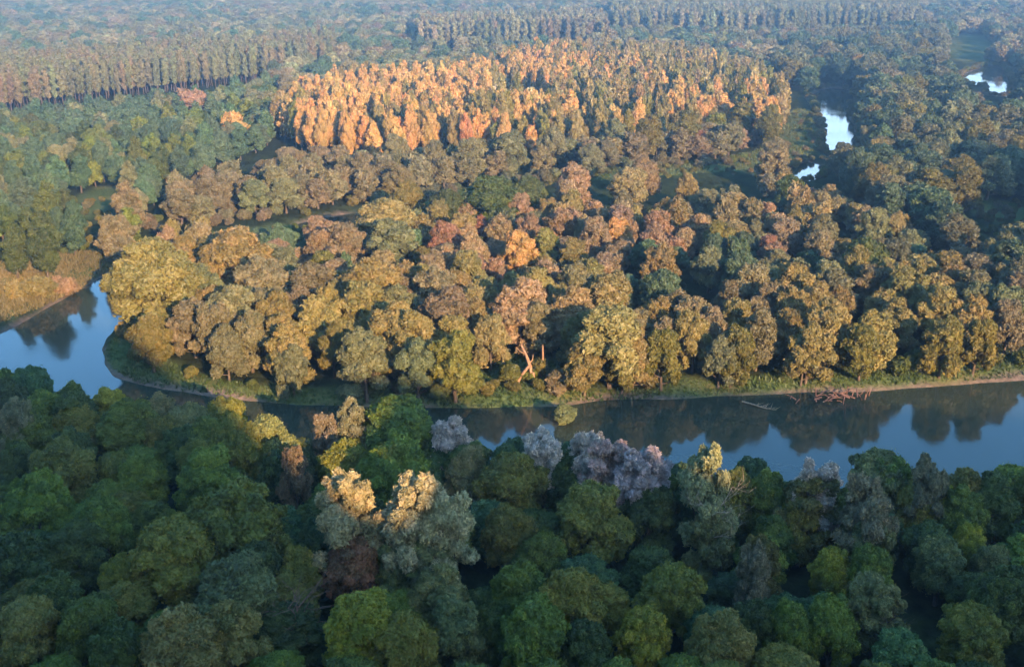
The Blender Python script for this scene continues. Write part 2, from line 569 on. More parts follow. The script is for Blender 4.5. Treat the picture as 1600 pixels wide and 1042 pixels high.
NOMINAL = {'oak': (11.0, 14.5, 8.6), 'willow': (9.8, 13.2, 7.2), 'silver': (8.8, 15.0, 9.8), 'poplar': (6.6, 16.6, 9.8), 'plantation': (4.4, 18.8, 11.6),
           'bush': (4.4, 3.0, 1.4)}                    # crown width, height, height of the crown's middle
DETAIL = {'near': (1.4, 0.30), 'mid': (0.75, 0.42), 'far': (0.17, 0.95)}
COUNT = {'oak': 30000, 'willow': 24000, 'silver': 17000, 'poplar': 13000, 'plantation': 8000, 'bush': 5000}


def make_tree(kind, detail, seed):
    rng = np.random.default_rng(seed)
    L, top, sub, rel = main_lobes(rng, kind)
    share, leaf = DETAIL[detail]
    full = sublobes(rng, L, sub if detail != 'far' else max(2, sub // 2), rel)
    if kind in ('silver', 'plantation', 'poplar'):
        leaf *= 0.85
    cv, cf, cvar = crown_geo(rng, full, int(COUNT[kind] * share), leaf, aspect=1.7 if kind in ('willow', 'silver') else 1.3,
                             loose=0.8 if kind == 'silver' else 0.7, core=0.62 if kind == 'silver' else 0.80)
    r0 = {'oak': 0.38, 'willow': 0.34, 'silver': 0.28, 'poplar': 0.26, 'plantation': 0.17, 'bush': 0.10}[kind]
    lean = rng.normal(size=2) * (0.02 if kind == 'plantation' else 0.25)
    stem = [(0, 0, -0.6), (0, 0, 0.2), (lean[0] * 0.5, lean[1] * 0.5, top * 0.4), (lean[0], lean[1], top * 0.75), (lean[0] * 1.3, lean[1] * 1.3, top)]
    chains = [(stem, [r0 * 1.6, r0 * 1.15, r0 * 0.85, r0 * 0.6, r0 * 0.3])]
    if kind != 'plantation':
        for i in rng.permutation(len(L))[: 7 if detail != 'far' else 3]:
            x, y, z, r, s = L[i]
            z0 = min(z * 0.6, top * 0.8) * rng.uniform(0.5, 0.9)
            f = z0 / top
            p0 = np.array([lean[0] * f, lean[1] * f, z0])
            p1 = np.array([x, y, z])
            mid = p0 * 0.5 + p1 * 0.5 + np.array([0, 0, -0.15 * abs(z - z0)])
            chains.append(([p0, mid, p1], [r0 * 0.45, r0 * 0.3, r0 * 0.12]))
    tv, tf = limbs_geo(chains, 7 if detail == 'near' else 5)
    bark = PLANT_BARK if kind == 'plantation' else BARK
    return (tv, tf, bark), (cv, cf, cvar)


VARIANTS = {'near': 9, 'mid': 9, 'far': 5}
PARTS, WHOLE = {}, {}


def proto_parts(kind, detail, k):
    key = (kind, detail, k)
    if key not in PARTS:
        (tv, tf, bk), (cv, cf, cvar) = make_tree(kind, detail, 1000 + 97 * k + sum(map(ord, kind + detail)))
        PARTS[key] = (build_mesh("trunk", tv, [tf], [bk], smooth=True), build_mesh("crown", cv, [cf], [LEAF], var=cvar))
    return PARTS[key]


def proto_whole(kind, detail, k):
    key = (kind, detail, k)
    if key not in WHOLE:
        (tv, tf, bk), (cv, cf, cvar) = make_tree(kind, detail, 1000 + 97 * k + sum(map(ord, kind + detail)))
        WHOLE[key] = build_mesh(kind + "_tree", np.concatenate([cv, tv]), [np.concatenate([cf, tf + len(cv)])], [LEAF, bk],
                                var=np.concatenate([cvar, np.full(len(tf), 0.5)]), mat_idx=np.concatenate([np.zeros(len(cf)), np.ones(len(tf))]))
    return WHOLE[key]


TINTS = {  # leaf colours; golden orange and pale pinks also hold the low sun's warmth
    'dg': ((0.036, 0.05, 0.007), 'dark green'), 'g': ((0.068, 0.084, 0.008), 'green'), 'tl': ((0.042, 0.07, 0.028), 'bluish green'),
    'ol': ((0.096, 0.086, 0.011), 'olive'), 'yg': ((0.15, 0.135, 0.009), 'yellow green'), 'oc': ((0.132, 0.105, 0.027), 'ochre'),
    'br': ((0.107, 0.09, 0.037), 'brownish'), 'pk': ((0.155, 0.108, 0.052), 'pinkish brown'), 'or': ((0.27,0.165,0.046), 'golden orange'),
    'rd': ((0.15,0.072,0.036), 'rust red'), 'sv': ((0.145, 0.135, 0.06), 'silvery grey'), 'wh': ((0.58, 0.47, 0.28), 'cream white'),
    'sp': ((0.38, 0.3, 0.23), 'pale pinkish grey'), 'cr': ((0.3, 0.255, 0.105), 'cream'), 'gy': ((0.092, 0.094, 0.036), 'grey green'), 'yl': ((0.15, 0.121, 0.04), 'yellow'),
}

# hand-placed trees: crown centre in the photograph, crown width in photo pixels, kind, colour
FRONT = """13 741 55 oak dg|94 737 90 oak ol|57 791 95 oak g|120 858 82 oak dg|167 818 78 oak g|227 751 72 oak g|177 714 58 oak ol|330 754 95 oak g|310 707 72 oak ol|260 861 120 oak ol|374 818 130 oak ol|
40 881 88 oak dg|184 908 62 oak ol|93 941 84 oak dg|33 978 92 oak oc|140 971 92 oak g|217 948 38 bush rd|361 935 120 oak gy|284 1004 120 oak oc|372 995 100 oak oc|467 894 62 oak ol|498 844 58 oak tl|
464 730 52 silver pk 0.95|400 888 80 oak dg|187 1021 90 oak dg|552 822 100 silver cr 1.16|638 824 104 silver cr 1.2|692 838 84 silver cr 1.08|640 868 90 willow gy|556 884 80 oak rd|623 901 64 willow gy|682 902 70 willow gy|613 741 104 oak g|
540 728 80 oak ol|620 672 112 oak g|797 751 92 oak ol|730 738 64 oak br|800 828 78 oak ol|702 724 52 oak tl|927 811 104 oak ol|1007 804 74 oak dg|897 731 66 oak tl|850 724 62 silver sp 0.9|926 726 64 silver sp 0.95|
956 744 80 silver sp 0.95|1002 758 84 silver sp 0.95|847 868 64 oak g|823 928 92 oak g|887 941 108 oak ol|834 995 108 oak g|1052 918 86 oak ol|1000 995 78 oak yg|566 985 108 oak yg|627 1005 92 oak ol|690 948 78 willow br|
712 1005 80 willow gy|767 981 64 oak dg|917 1021 76 oak dg|1108 772 70 silver cr 1.2|1103 845 66 willow br|1173 744 62 oak tl|1143 791 50 oak g|1271 772 70 silver sp 0.95|1262 790 84 silver ol 0.85|1380 744 92 oak gy 0.95|
1400 757 80 oak g|1453 774 52 silver sv 0.9|1460 796 58 oak yg|1483 756 34 oak tl|1356 810 76 silver sv 1.0|1364 850 74 willow gy|1253 818 62 oak ol|1296 888 54 oak yg|1353 888 66 oak g|1203 888 60 silver ol 0.85|
1176 902 50 silver sv 0.85|1370 958 84 willow gy|1300 978 74 oak g|1230 978 68 oak g|1116 1005 92 oak oc|1547 811 36 oak yl|1510 848 48 oak yg|1470 876 66 oak gy|1553 878 56 oak gy|1567 934 92 oak dg|
1517 988 84 oak ol|1585 777 74 oak g|1507 781 70 oak ol|1176 978 64 oak dg|13 576 60 oak g|50 586 74 oak tl|110 616 62 oak g|117 640 86 oak dg|174 626 70 oak yg|207 652 90 oak g|247 640 70 oak br|
297 652 80 oak gy|350 645 78 oak ol|374 676 80 oak ol|424 680 84 oak gy|37 666 82 oak g|14 656 56 silver sv 0.95|280 690 70 oak dg|549 676 56 silver sv 0.9|516 672 54 silver sv|714 700 60 silver sp 0.85|810 690 60 oak tl|
14 604 70 oak dg|70 628 74 oak g|128 648 76 oak ol|190 662 70 oak g|250 668 70 oak ol|320 676 74 oak g|395 690 76 oak ol|456 722 70 oak dg|735 726 70 oak g|790 734 70 oak tl|850 738 66 oak ol|890 746 70 oak dg|1030 776 66 oak g|1075 776 66 oak tl|1150 776 70 oak ol|1205 778 72 oak g|1240 792 64 oak tl|1318 800 70 oak g|1436 788 64 oak ol|1500 800 70 oak g|1555 792 74 oak dg|1610 788 74 oak g|1060 745 44 oak tl|100 690 76 oak dg|30 715 70 oak dg|440 740 60 oak dg|700 640 0 oak g"""
BANK = """240 432 128 oak oc 1.5|367 400 104 oak oc|331 424 48 oak oc|305 466 46 bush or|411 455 80 willow br|361 495 76 willow br|418 489 60 willow br|391 532 60 willow br|301 507 62 willow br|354 547 52 willow gy|234 520 66 oak ol|
201 512 40 bush oc|451 552 60 willow oc|494 512 66 willow oc|484 462 72 willow br|447 590 46 willow gy|586 459 92 willow oc|563 492 82 willow oc|610 470 62 willow br|673 466 66 willow br|606 520 76 willow oc|
643 540 76 willow oc|690 503 80 willow br|710 566 82 willow ol|566 574 78 willow gy|650 580 62 willow gy|750 482 52 willow yl|767 532 52 willow yl|813 488 82 willow pk|844 515 50 willow br|894 500 72 willow yl|
947 479 72 willow yl|954 533 106 willow yl|917 580 56 willow oc|980 592 46 willow ol|990 552 60 willow oc|1024 503 52 willow oc|1040 566 62 willow ol|1054 493 52 willow br|884 638 40 bush gy|1079 506 62 willow br|
1109 523 52 willow br|1133 470 38 willow br|1176 453 62 willow br|1200 479 52 willow br|1146 503 52 willow oc|1149 560 56 willow ol|1136 580 46 willow gy|1243 453 66 willow oc|1233 520 52 willow oc|
1186 500 42 willow br|1266 546 62 willow oc|1273 580 44 willow oc|1306 463 56 willow br|1313 518 36 willow oc|1356 453 56 willow br|1363 526 62 willow oc|1376 578 58 willow ol|1420 463 68 willow oc|
1477 540 56 willow ol|1463 486 42 willow gy|1530 479 56 willow gy|1527 533 56 willow ol|1577 486 62 willow gy|1587 446 62 willow gy|520 545 50 willow ol|530 478 50 willow yl"""
MID = """438 377 60 oak tl|508 392 62 willow pk|605 345 94 oak yl|637 307 52 oak ol|697 320 56 oak dg|767 307 100 oak dg|825 302 62 oak dg|693 383 56 willow rd|616 386 86 willow gy|660 406 48 oak ol|543 389 72 willow pk|
596 424 56 willow yl|730 430 62 willow oc|753 360 36 willow rd|780 364 46 willow pk|813 396 60 willow or|823 364 50 willow pk|853 386 46 willow oc|893 400 46 willow oc|847 424 36 bush yl|933 372 54 willow pk|
970 369 46 willow or|873 356 50 willow pk|947 420 42 willow pk|1027 420 60 willow oc|1007 397 50 oak tl|1030 455 80 oak tl|975 455 60 oak tl|1030 356 50 willow pk|833 447 46 willow yl|800 450 42 willow yl|
887 453 52 willow rd|757 456 42 willow yl|1123 379 52 willow ol|1203 393 42 willow rd|1226 366 46 willow pk|1180 366 36 willow gy|1283 366 52 willow gy|1350 405 80 oak dg|1366 359 56 willow gy|1420 383 42 willow gy|
1109 412 60 oak gy|1493 416 46 willow gy|1550 426 46 willow gy|1587 380 52 willow gy|1153 420 62 oak tl|894 293 56 willow pk|984 286 62 oak yl|1007 276 50 willow pk|810 329 46 willow pk|853 333 40 willow oc|
893 326 46 willow oc|733 333 42 willow pk|683 339 40 willow oc|1210 253 62 willow br|1316 250 44 willow gy|1373 246 46 willow oc|1356 220 42 willow gy|1420 186 56 willow ol|1460 253 52 willow gy|1547 273 66 willow gy|
1540 217 62 willow gy|1490 190 56 willow gy|1333 297 42 oak dg|1233 294 46 oak dg|1283 326 46 willow yl|1146 326 46 willow yl|1400 309 56 willow br|1466 326 46 willow gy|1076 296 38 willow oc|
715 177 30 poplar or|687 164 26 poplar or|750 160 22 poplar or|770 187 22 poplar or|810 167 28 poplar or|842 190 24 poplar or|887 180 28 poplar or|540 187 28 poplar or|566 187 26 poplar or|600 172 40 poplar or|
640 195 42 poplar oc|673 132 28 poplar or|440 165 26 poplar or|775 150 26 silver wh|800 152 24 silver wh|828 152 26 silver wh|390 300 40 willow br|430 290 50 willow br|330 300 50 willow br|470 260 40 willow br|
735 245 60 willow gy|680 250 50 willow br|560 270 50 willow br|620 240 50 willow br|800 240 56 willow gy|860 230 50 willow gy|920 250 40 willow gy|300 165 50 willow pk|365 200 40 willow or|95 440 46 bush pk|60 448 60 bush oc|
28 452 46 bush oc|110 345 40 poplar tl|65 370 50 poplar dg|75 320 46 poplar g|20 380 40 poplar dg|175 365 60 willow br|200 320 46 poplar br|155 220 50 oak g|230 215 24 poplar tl|262 205 24 poplar tl|215 240 30 poplar g|
1185 165 40 poplar oc|1120 200 40 willow ol|1090 220 30 willow rd|1160 180 44 poplar ol|1205 190 40 poplar ol|1070 195 46 poplar ol|1012 205 50 poplar ol|960 215 46 willow gy|1140 215 40 willow gy"""

RNG = np.random.default_rng(11)
TREES = []          # dicts: x, y (ground), s (width scale), zs (height scale), kind, tint, hand


def solve_base(px, py, wpx, kind, zone, tall):
    W0, H0, zc0 = NOMINAL[kind]
    zc = zc0
    for _ in range(8):
        X, Y, depth = pix_at(px, py, zc + 1.4)
        s = wpx * depth / FPX / W0
        zs = s if kind == 'bush' else min(max(s, 0.35) ** 0.85, 1.1) if zone == 'mid' else min(max(s, 0.35) ** 0.55, 1.25)
        zs = tall or zs
        zc = zc0 * zs
    return X, Y, s, zs, depth


for table, zone in ((FRONT, 'front'), (BANK, 'bank'), (MID, 'mid')):
    for row in table.replace("\n", "").split("|"):
        px, py, w, kind, tint, *tall = row.split()
        if float(w) <= 0:
            continue
        far_left = zone == 'front' and float(px) < 530 and float(py) < 735
        X, Y, s, zs, depth = solve_base(float(px), float(py) + (16 if far_left else 0), float(w) * (1.1 if far_left else 1.24 if zone == 'front' else 1.14 if zone == 'bank' else 1.0), kind, zone, float(tall[0]) if tall else None)
        TREES.append(dict(x=X, y=Y, s=s, zs=zs, kind=kind, tint=tint, zone=zone, hand=True))

# fill: outlines of stands in the photograph (where the trees' feet are), spacing in metres, crown width range, kinds, colours
EDGE = 1720
STANDS = [
    ('plantation_w', [(-160, 190), (0, 178), (140, 160), (300, 140), (430, 126), (520, 108), (520, 84), (400, 100), (250, 110), (100, 128), (-160, 150)], 3.5, (3.3, 4.6), ['plantation'], ['gy', 'gy', 'br']),
    ('plantation_m', [(660, 84), (800, 80), (945, 78), (945, 56), (800, 58), (660, 64)], 4.6, (4.2, 5.4), ['plantation'], ['sv', 'gy', 'br']),
    ('plantation_e', [(955, 60), (1080, 62), (1250, 60), (1430, 54), (1430, 22), (1250, 24), (1080, 22), (955, 30)], 4.6, (4.2, 5.6), ['plantation'], ['gy', 'sv', 'gy']),
    ('golden', [(425, 215), (500, 250), (640, 255), (900, 246), (1000, 236), (1240, 212), (1190, 150), (1050, 112), (880, 105), (800, 120), (700, 150), (560, 155), (480, 175)], 6.2, (4.4, 6.2), ['poplar', 'poplar', 'poplar', 'willow'], ['or', 'or', 'or', 'oc', 'or']),
    ('rear_willows', [(230, 360), (330, 350), (560, 320), (640, 310), (830, 282), (1000, 258), (1180, 248), (1238, 222), (1000, 246), (900, 256), (640, 268), (500, 270), (420, 285), (300, 318), (230, 340)], 7.0, (7.0, 10.0), ['willow'], ['br', 'gy', 'br', 'pk']),
    ('left_mixed', [(-200, 470), (0, 440), (60, 418), (110, 408), (190, 405), (230, 385), (230, 330), (300, 290), (420, 240), (430, 190), (430, 150), (300, 168), (0, 206), (-200, 232)], 7.6, (5.5, 9.0), ['poplar', 'oak', 'oak', 'willow'], ['tl', 'dg', 'g', 'tl', 'gy']),
    ('peninsula', [(215, 470), (250, 530), (330, 575), (450, 605), (700, 600), (790, 575), (860, 580), (1000, 600), (1150, 590), (1300, 580), (1460, 570), (1720, 545), (1720, 460), (1440, 470), (1300, 480), (1100, 500), (900, 480), (480, 460), (300, 430)], 6.6, (6.0, 9.5), ['willow'], ['oc', 'br', 'ol', 'gy']),
    ('interior', [(260, 430), (480, 470), (900, 490), (1100, 510), (1300, 490), (1460, 480), (1440, 400), (1300, 340), (1230, 290), (1150, 322), (1000, 335), (900, 336), (700, 362), (560, 398), (470, 404), (400, 392), (270, 390)], 6.6, (4.2, 8.6), ['willow', 'willow', 'willow', 'oak', 'bush'], ['pk', 'br', 'oc', 'gy', 'tl', 'pk', 'yl']),
    ('east', [(1290, 480), (1460, 490), (1720, 470), (1720, 120), (1560, 150), (1470, 60), (1420, 66), (1240, 80), (1210, 130), (1250, 150), (1285, 140), (1340, 160), (1345, 250), (1290, 280), (1250, 295), (1300, 340), (1420, 390)], 9.0, (9.0, 13.5), ['willow', 'willow', 'oak'], ['gy', 'tl', 'tl', 'gy', 'ol']),
    ('near_bank', [(-260, 720), (-100, 680), (0, 666), (160, 688), (300, 706), (500, 740), (700, 764), (900, 787), (1100, 808), (1250, 820), (1400, 824), (1600, 824), (1850, 824), (1850, 1240), (-260, 1240)], 6.0, (6.2, 8.6), ['oak'], ['g', 'dg', 'ol', 'g', 'tl', 'dg']),
    ('bank_shrubs', [(215, 545), (330, 590), (470, 612), (620, 608), (780, 585), (860, 585), (920, 615), (1050, 604), (1160, 596), (1300, 586), (1390, 571), (1620, 556), (1620, 584), (1390, 598), (1160, 612), (920, 628), (620, 626), (330, 606), (215, 575)], 4.4, (2.6, 6.2), ['bush'], ['g', 'ol', 'ol', 'g', 'br', 'oc']),
    ('scrub', [(230, 392), (560, 350), (740, 312), (900, 288), (1060, 282), (1180, 272), (1290, 240), (1290, 176), (1235, 178), (1200, 230), (1060, 258), (900, 274), (600, 320), (330, 370)], 12.0, (1.2, 2.8), ['bush'], ['ol', 'g', 'br', 'oc']),
    ('scrub', [(80, 350), (200, 290), (200, 370), (100, 400)], 6.5, (1.6, 3.6), ['bush'], ['ol', 'g', 'br']),
    ('scrub', [(1490, 290), (1640, 310), (1640, 380), (1500, 370)], 6.0, (1.6, 4.0), ['bush'], ['ol', 'g', 'br']),
    ('understory', [(230, 366), (330, 356), (560, 328), (640, 318), (830, 290), (1000, 266), (1180, 256), (1180, 244), (1000, 252), (830, 274), (640, 300), (560, 310), (330, 338), (230, 346)], 4.4, (3.0, 6.0), ['bush'], ['br', 'gy', 'ol', 'g']),
    ('reeds', [(1210, 120), (1360, 120), (1360, 300), (1210, 300)], 3.0, (2.0, 4.2), ['bush'], ['ol', 'gy', 'oc', 'g']),
    ('reeds', [(1470, 88), (1610, 88), (1610, 168), (1470, 168)], 3.4, (2.4, 4.6), ['bush'], ['ol', 'gy', 'oc', 'g']),
    ('far', [(-260, -34), (1860, -34), (1860, 170), (1500, 150), (1460, 60), (1240, 78), (1210, 128), (1180, 140), (1050, 108), (880, 102), (800, 116), (700, 146), (560, 150), (480, 170), (430, 150), (430, 128), (300, 142), (-260, 195)], 8.6, (7.5, 12.0), ['willow', 'oak', 'willow', 'willow'], ['gy', 'tl', 'gy', 'sv', 'br', 'tl']),
]

OPEN_PX = [[(770, 556), (868, 556), (872, 628), (768, 628)], [(1480, 120), (1596, 112), (1606, 190), (1490, 190)], 
           [(950, 455), (1110, 470), (1100, 500), (960, 490)]]
GRASS_TEST = GRASSY + [ground_poly(p) for p in OPEN_PX]
CLEAR_VIEW = [np.array(p, float) for p in (
    [(1150, 262), (1210, 225), (1240, 178), (1290, 182), (1298, 240), (1235, 264)], [(905, 294), (1060, 266), (1180, 250), (1186, 284), (1050, 298)],
    [(1286, 192), (1338, 186), (1340, 240), (1298, 250)], [(1234, 262), (1284, 256), (1284, 284), (1236, 284)], [(1285, 150), (1340, 148), (1332, 192), (1290, 195)],
    [(1494, 100), (1578, 100), (1582, 154), (1536, 156)], [(1466, 76), (1530, 74), (1545, 96), (1480, 98)], [(-20, 440), (180, 402), (170, 432), (60, 492), (-20, 528)],
    [(100, 345), (150, 300), (195, 305), (160, 355)], [(764, 142), (848, 142), (848, 162), (764, 162)], [(465, 350), (565, 330), (570, 348), (480, 362)],
    [(560, 338), (720, 296), (850, 282), (850, 292), (720, 312)], [(162, 548), (215, 536), (300, 586), (430, 606), (430, 630), (300, 614), (190, 596)], [(960, 440), (1110, 440), (1110, 470), (960, 474)], [(1500, 300), (1610, 320), (1610, 365), (1520, 350)])]
cell = {}


def put(x, y, r):
    cell.setdefault((int(x // 12), int(y // 12)), []).append((x, y, r))


def clash(x, y, r, f):
    cx, cy = int(x // 12), int(y // 12)
    for i in (-1, 0, 1):
        for j in (-1, 0, 1):
            for (a, b, q) in cell.get((cx + i, cy + j), ()):
                if (a - x) ** 2 + (b - y) ** 2 < (f * (r + q)) ** 2:
                    return True
    return False


for t in TREES:                    # no foot in the water
    while t['kind'] != 'bush' and water_dist(np.array([[t['x'], t['y']]]))[0] < 1.8:
        t['y'] += 1.0 if t['zone'] == 'bank' else -1.0
for t in TREES:
    put(t['x'], t['y'], NOMINAL[t['kind']][0] * t['s'] / 2)

for name, pp, spacing, (w0, w1), kinds, tints in STANDS:
    poly = ground_poly(pp, 1.5)
    lo, hi = poly.min(0), poly.max(0)
    area = (hi[0] - lo[0]) * (hi[1] - lo[1])
    n = int(min(area / spacing ** 2 * 3.0, 90000))
    P = RNG.uniform(lo, hi, (n, 2))
    P = P[inside(P, poly)]
    px, py, dep = to_pix(P[:, 0], P[:, 1], 8.0)
    m = (px > -130) & (px < 1730) & (py < 1120)
    P = P[m]
    wd = water_dist(P)
    m = (wd > 0.8) & (wd < 3.2) if name == 'reeds' else wd > 3.2
    if name not in ('plantation_w', 'bank_shrubs', 'reeds', 'understory', 'scrub'):
        for g in GRASS_TEST:
            m &= ~inside(P, g)
    P = P[m]
    patch = wave(P, 21, 0.035, 2)
    patch2 = wave(P, 22, 0.05, 2)
    if name.startswith('plantation'):      # planted in rows
        P = np.round(P / np.array([spacing * 0.9, spacing])) * np.array([spacing * 0.9, spacing]) + RNG.normal(size=P.shape) * 0.7
    for i, (x, y) in enumerate(P):
        W = RNG.uniform(w0, w1)
        r = spacing / 2 if name.startswith('plantation') else min(W, spacing * 1.25) / 2
        if clash(x, y, r, 0.78 if name.startswith('plantation') else 0.74 if name == 'far' else 0.62 if name == 'near_bank' else 0.70):
            continue
        kind = kinds[int((patch2[i] * 0.35 + RNG.uniform()) * len(kinds)) % len(kinds)]
        tint = tints[int((patch[i] * 0.9 + RNG.uniform(0, 0.4)) * len(tints)) % len(tints)]
        if name == 'golden' and RNG.uniform() + 0.5 * patch2[i] < 1.05 * smoothstep(-50, 110, x):
            tint = ('yl', 'oc', 'ol')[int(RNG.integers(0, 3))]
        W0, H0, _ = NOMINAL[kind]
        if kind == 'poplar':
            W = min(max(W, 4.4), 6.6)
        if kind == 'bush':
            W *= 1.0 if name in ('bank_shrubs', 'reeds', 'understory', 'scrub') else 0.6
        s = W / W0
        zs = min(s ** 0.5, 1.15) * RNG.uniform(0.88, 1.1) if kind != 'bush' else s
        if name == 'near_bank':
            zs = min(zs * 0.72, 0.62)
        elif name == 'interior':
            zs *= RNG.uniform(0.55, 1.0)
        elif name == 'golden':
            zs *= 1.25
        elif name in ('rear_willows', 'left_mixed', 'far'):
            zs *= 0.82
        top = [to_pix(x, y, 1.4 + H0 * zs * f)[:2] for f in (0.95, 0.6, 0.3)] + [to_pix(x + e * W * 0.4, y, 1.4 + H0 * zs * 0.6)[:2] for e in (-1, 1)]
        if name not in ('reeds', 'scrub') and any(inside(np.array(top), c).any() for c in CLEAR_VIEW):
            continue
        TREES.append(dict(x=x, y=y, s=s, zs=zs, kind=kind, tint=tint, zone=name, hand=False))
        put(x, y, r)

XY = np.array([[t['x'], t['y']] for t in TREES])
Z0 = ground_z(XY)
for t, z in zip(TREES, Z0):
    t['z'] = max(float(z), 0.2)
    mid = NOMINAL[t['kind']][2] * t['zs']
    t['px'], t['py'], t['depth'] = to_pix(t['x'], t['y'], t['z'] + mid)
    t['wpx'] = NOMINAL[t['kind']][0] * t['s'] * FPX / t['depth']
    j = RNG.uniform(0.84, 1.18)
    c = np.array(TINTS[t['tint']][0]) * j * (np.array([1.45, 1.45, 0.95]) if t['zone'] in ('front', 'near_bank') and t['kind'] in ('oak', 'willow') else 1.22 if t['zone'] in ('bank', 'peninsula', 'mid', 'interior', 'rear_willows') else 1.4 if t['zone'] in ('golden', 'left_mixed', 'far', 'plantation_w', 'plantation_m', 'plantation_e') else 1.0 if t['zone'] == 'east' else 1.0) * (1 + 0.05 * RNG.normal(size=3))  # light put into the leaf colour: zone factors brighten weakly lit stands
    t['col'] = [float(v) for v in np.clip(c, 0.008, 0.8)]

NAME = {'oak': 'broadleaf_tree', 'willow': 'willow_tree', 'silver': 'white_willow_tree', 'poplar': 'poplar_tree', 'plantation': 'plantation_poplar_tree', 'bush': 'bush'}
CAP = 300
single, rest = [], []
for nm in sorted(set(NAME.values())):
    mine = sorted([t for t in TREES if NAME[t['kind']] == nm], key=lambda t: (not t['hand'], -t['wpx'] * (1 if -20 < t['px'] < 1620 and -30 < t['py'] < 1085 else 0.01)))
    single += mine[:CAP]
    rest += mine[CAP:]
print("TREES", len(TREES), "single", len(single), "rest", len(rest))

# ------------------------------------------------------------------ what sets each tree apart
LANDMARKS = [  # photo pixel, phrase, True where the place is a hand-placed tree itself
    (240, 432, "the big ochre tree at the river bend"), (367, 400, "the flat topped ochre tree behind the bend"), (823, 560, "the bare forked trunk"),
    (638, 824, "the tall cream willow top"), (552, 822, "the small cream willow top"), (1108, 772, "the pale half dead willow"), (556, 884, "the rust red tree"),
    (457, 944, "the bare reddish tree"), (620, 672, "the round green tree by the river"), (927, 811, "the round olive tree above midstream"), (884, 638, "the bush in the water"),
    (1190, 628, "the fallen branch in the water"), (1333, 609, "the driftwood heap"), (1310, 215, "the white pond"), (1540, 130, "the farthest pond"), (605, 345, "the yellow tree by the old channel"),
    (767, 307, "the dark green clump"), (1350, 405, "the dark lush tree"), (800, 150, "the cream row among golden poplars"), (300, 165, "the pinkish crown before the plantation"),
    (60, 450, "the orange bushes on the slope"), (100, 520, "the blue river reach"), (1380, 738, "the grey crown before open water"), (1547, 811, "the small yellow tree"),
    (566, 985, "the yellow green crown at the lower edge"), (260, 861, "the large olive crown"), (1370, 958, "the grey tree with a lit stem"), (1420, 463, "the tall willow at the row's end"),
    (1210, 253, "the brown willow beside the pond"), (984, 286, "the yellow tree by the meadow"), (954, 533, "the big yellow willow"), (1313, 518, "the willow on a thin stem"),
    (33, 978, "the ochre tree in the corner"), (1060, 100, "the far golden edge"), (887, 180, "the end golden poplar"), (1590, 777, "the dark frame edge by the river"), (1030, 450, "the dark hollow"),
    (200, 615, "the grassy spit tip"), (1240, 200, "the meadow end"), (690, 503, "the brownish willow in midrow"), (1243, 453, "the ochre willow crest"), (450, 130, "the plantation end"),
    (1560, 330, "the dark clearing"), (1200, 345, "the small clearing"), (150, 320, "the grassy gap"), (430, 290, "the brownish willow belt")]
ORD = ["nearest", "second", "third", "fourth", "fifth", "sixth", "seventh", "eighth", "ninth", "tenth", "eleventh", "twelfth", "thirteenth", "fourteenth", "fifteenth",
       "sixteenth", "seventeenth", "eighteenth", "nineteenth"]
ORD += [a + b for a in ("twent", "thirt", "fort") for b in ("ieth" if a != "fort" else "ieth", *("y " .strip() + "-" + w for w in ("first", "second", "third", "fourth", "fifth", "sixth", "seventh", "eighth", "ninth")))]
FORM = {'oak': "round crowned broadleaf", 'willow': "billowing willow", 'silver': "feathery white willow", 'poplar': "tall poplar", 'plantation': "slender plantation poplar", 'bush': "low bush"}
GROUPS = {'front': "trees of the near bank wood", 'near_bank': "trees of the near bank wood", 'bank': "willows along the far bank", 'peninsula': "willows along the far bank", 'bank_shrubs': "bushes on the grassy far bank", 'reeds': "bushes fringing the ponds", 'understory': "bushes under the willow belt", 'scrub': "scrub scattered over the clearings",
          'mid': "trees in the river loop", 'interior': "trees in the river loop", 'rear_willows': "willow belt behind the old channel", 'golden': "golden poplar stand",
          'left_mixed': "shaded mixed wood on the left", 'east': "grey willows on the right", 'plantation_w': "poplar plantation in the distance on the left",
          'plantation_m': "poplar plantation in the middle distance", 'plantation_e': "poplar plantation on the skyline right", 'far': "far hazy woodland"}
SHARED = {'plantation_w': "slender poplar in the planted block at far left", 'plantation_m': "slender poplar in the short planted belt behind the golden stand",
          'plantation_e': "slender poplar in the wide planted block along the top edge", 'far': "hazy tree of the woodland along the top edge"}
buckets = {}
for t in single:
    if t['zone'] in SHARED:
        t['label'] = SHARED[t['zone']] if t['zone'] != 'far' else {'oak': "hazy round tree", 'willow': "hazy billowing willow", 'silver': "hazy pale willow", 'poplar': "hazy tall poplar", 'bush': "hazy bush",
                                                                    'plantation': "hazy slender poplar"}[t['kind']] + " of the woodland along the top edge"
        continue
    dd = [((t['px'] - a) ** 2 + (1.5 * (t['py'] - b)) ** 2) ** 0.5 for a, b, _ in LANDMARKS]
    i = int(np.argmin(dd))
    a, b, ph = LANDMARKS[i]
    dx, dy = t['px'] - a, 1.5 * (t['py'] - b)
    if dd[i] < 4 and t['hand']:
        t['label'] = TINTS[t['tint']][1] + " " + FORM[t['kind']] + ", itself " + ph
        t['self'] = ph
        continue
    rel = ("right of" if dx > 0 else "left of") if abs(dx) > abs(dy) else ("below" if dy > 0 else "above")
    buckets.setdefault((t['kind'], t['tint'], rel, ph), []).append((dd[i], t))
for (kind, tint, rel, ph), v in buckets.items():
    v.sort(key=lambda q: q[0])
    for k, (_, t) in enumerate(v):
        o = "" if len(v) == 1 else ORD[min(k, len(ORD) - 1)] + " "
        t['label'] = f"{o}{TINTS[tint][1]} {FORM[kind]} {rel} {ph}"

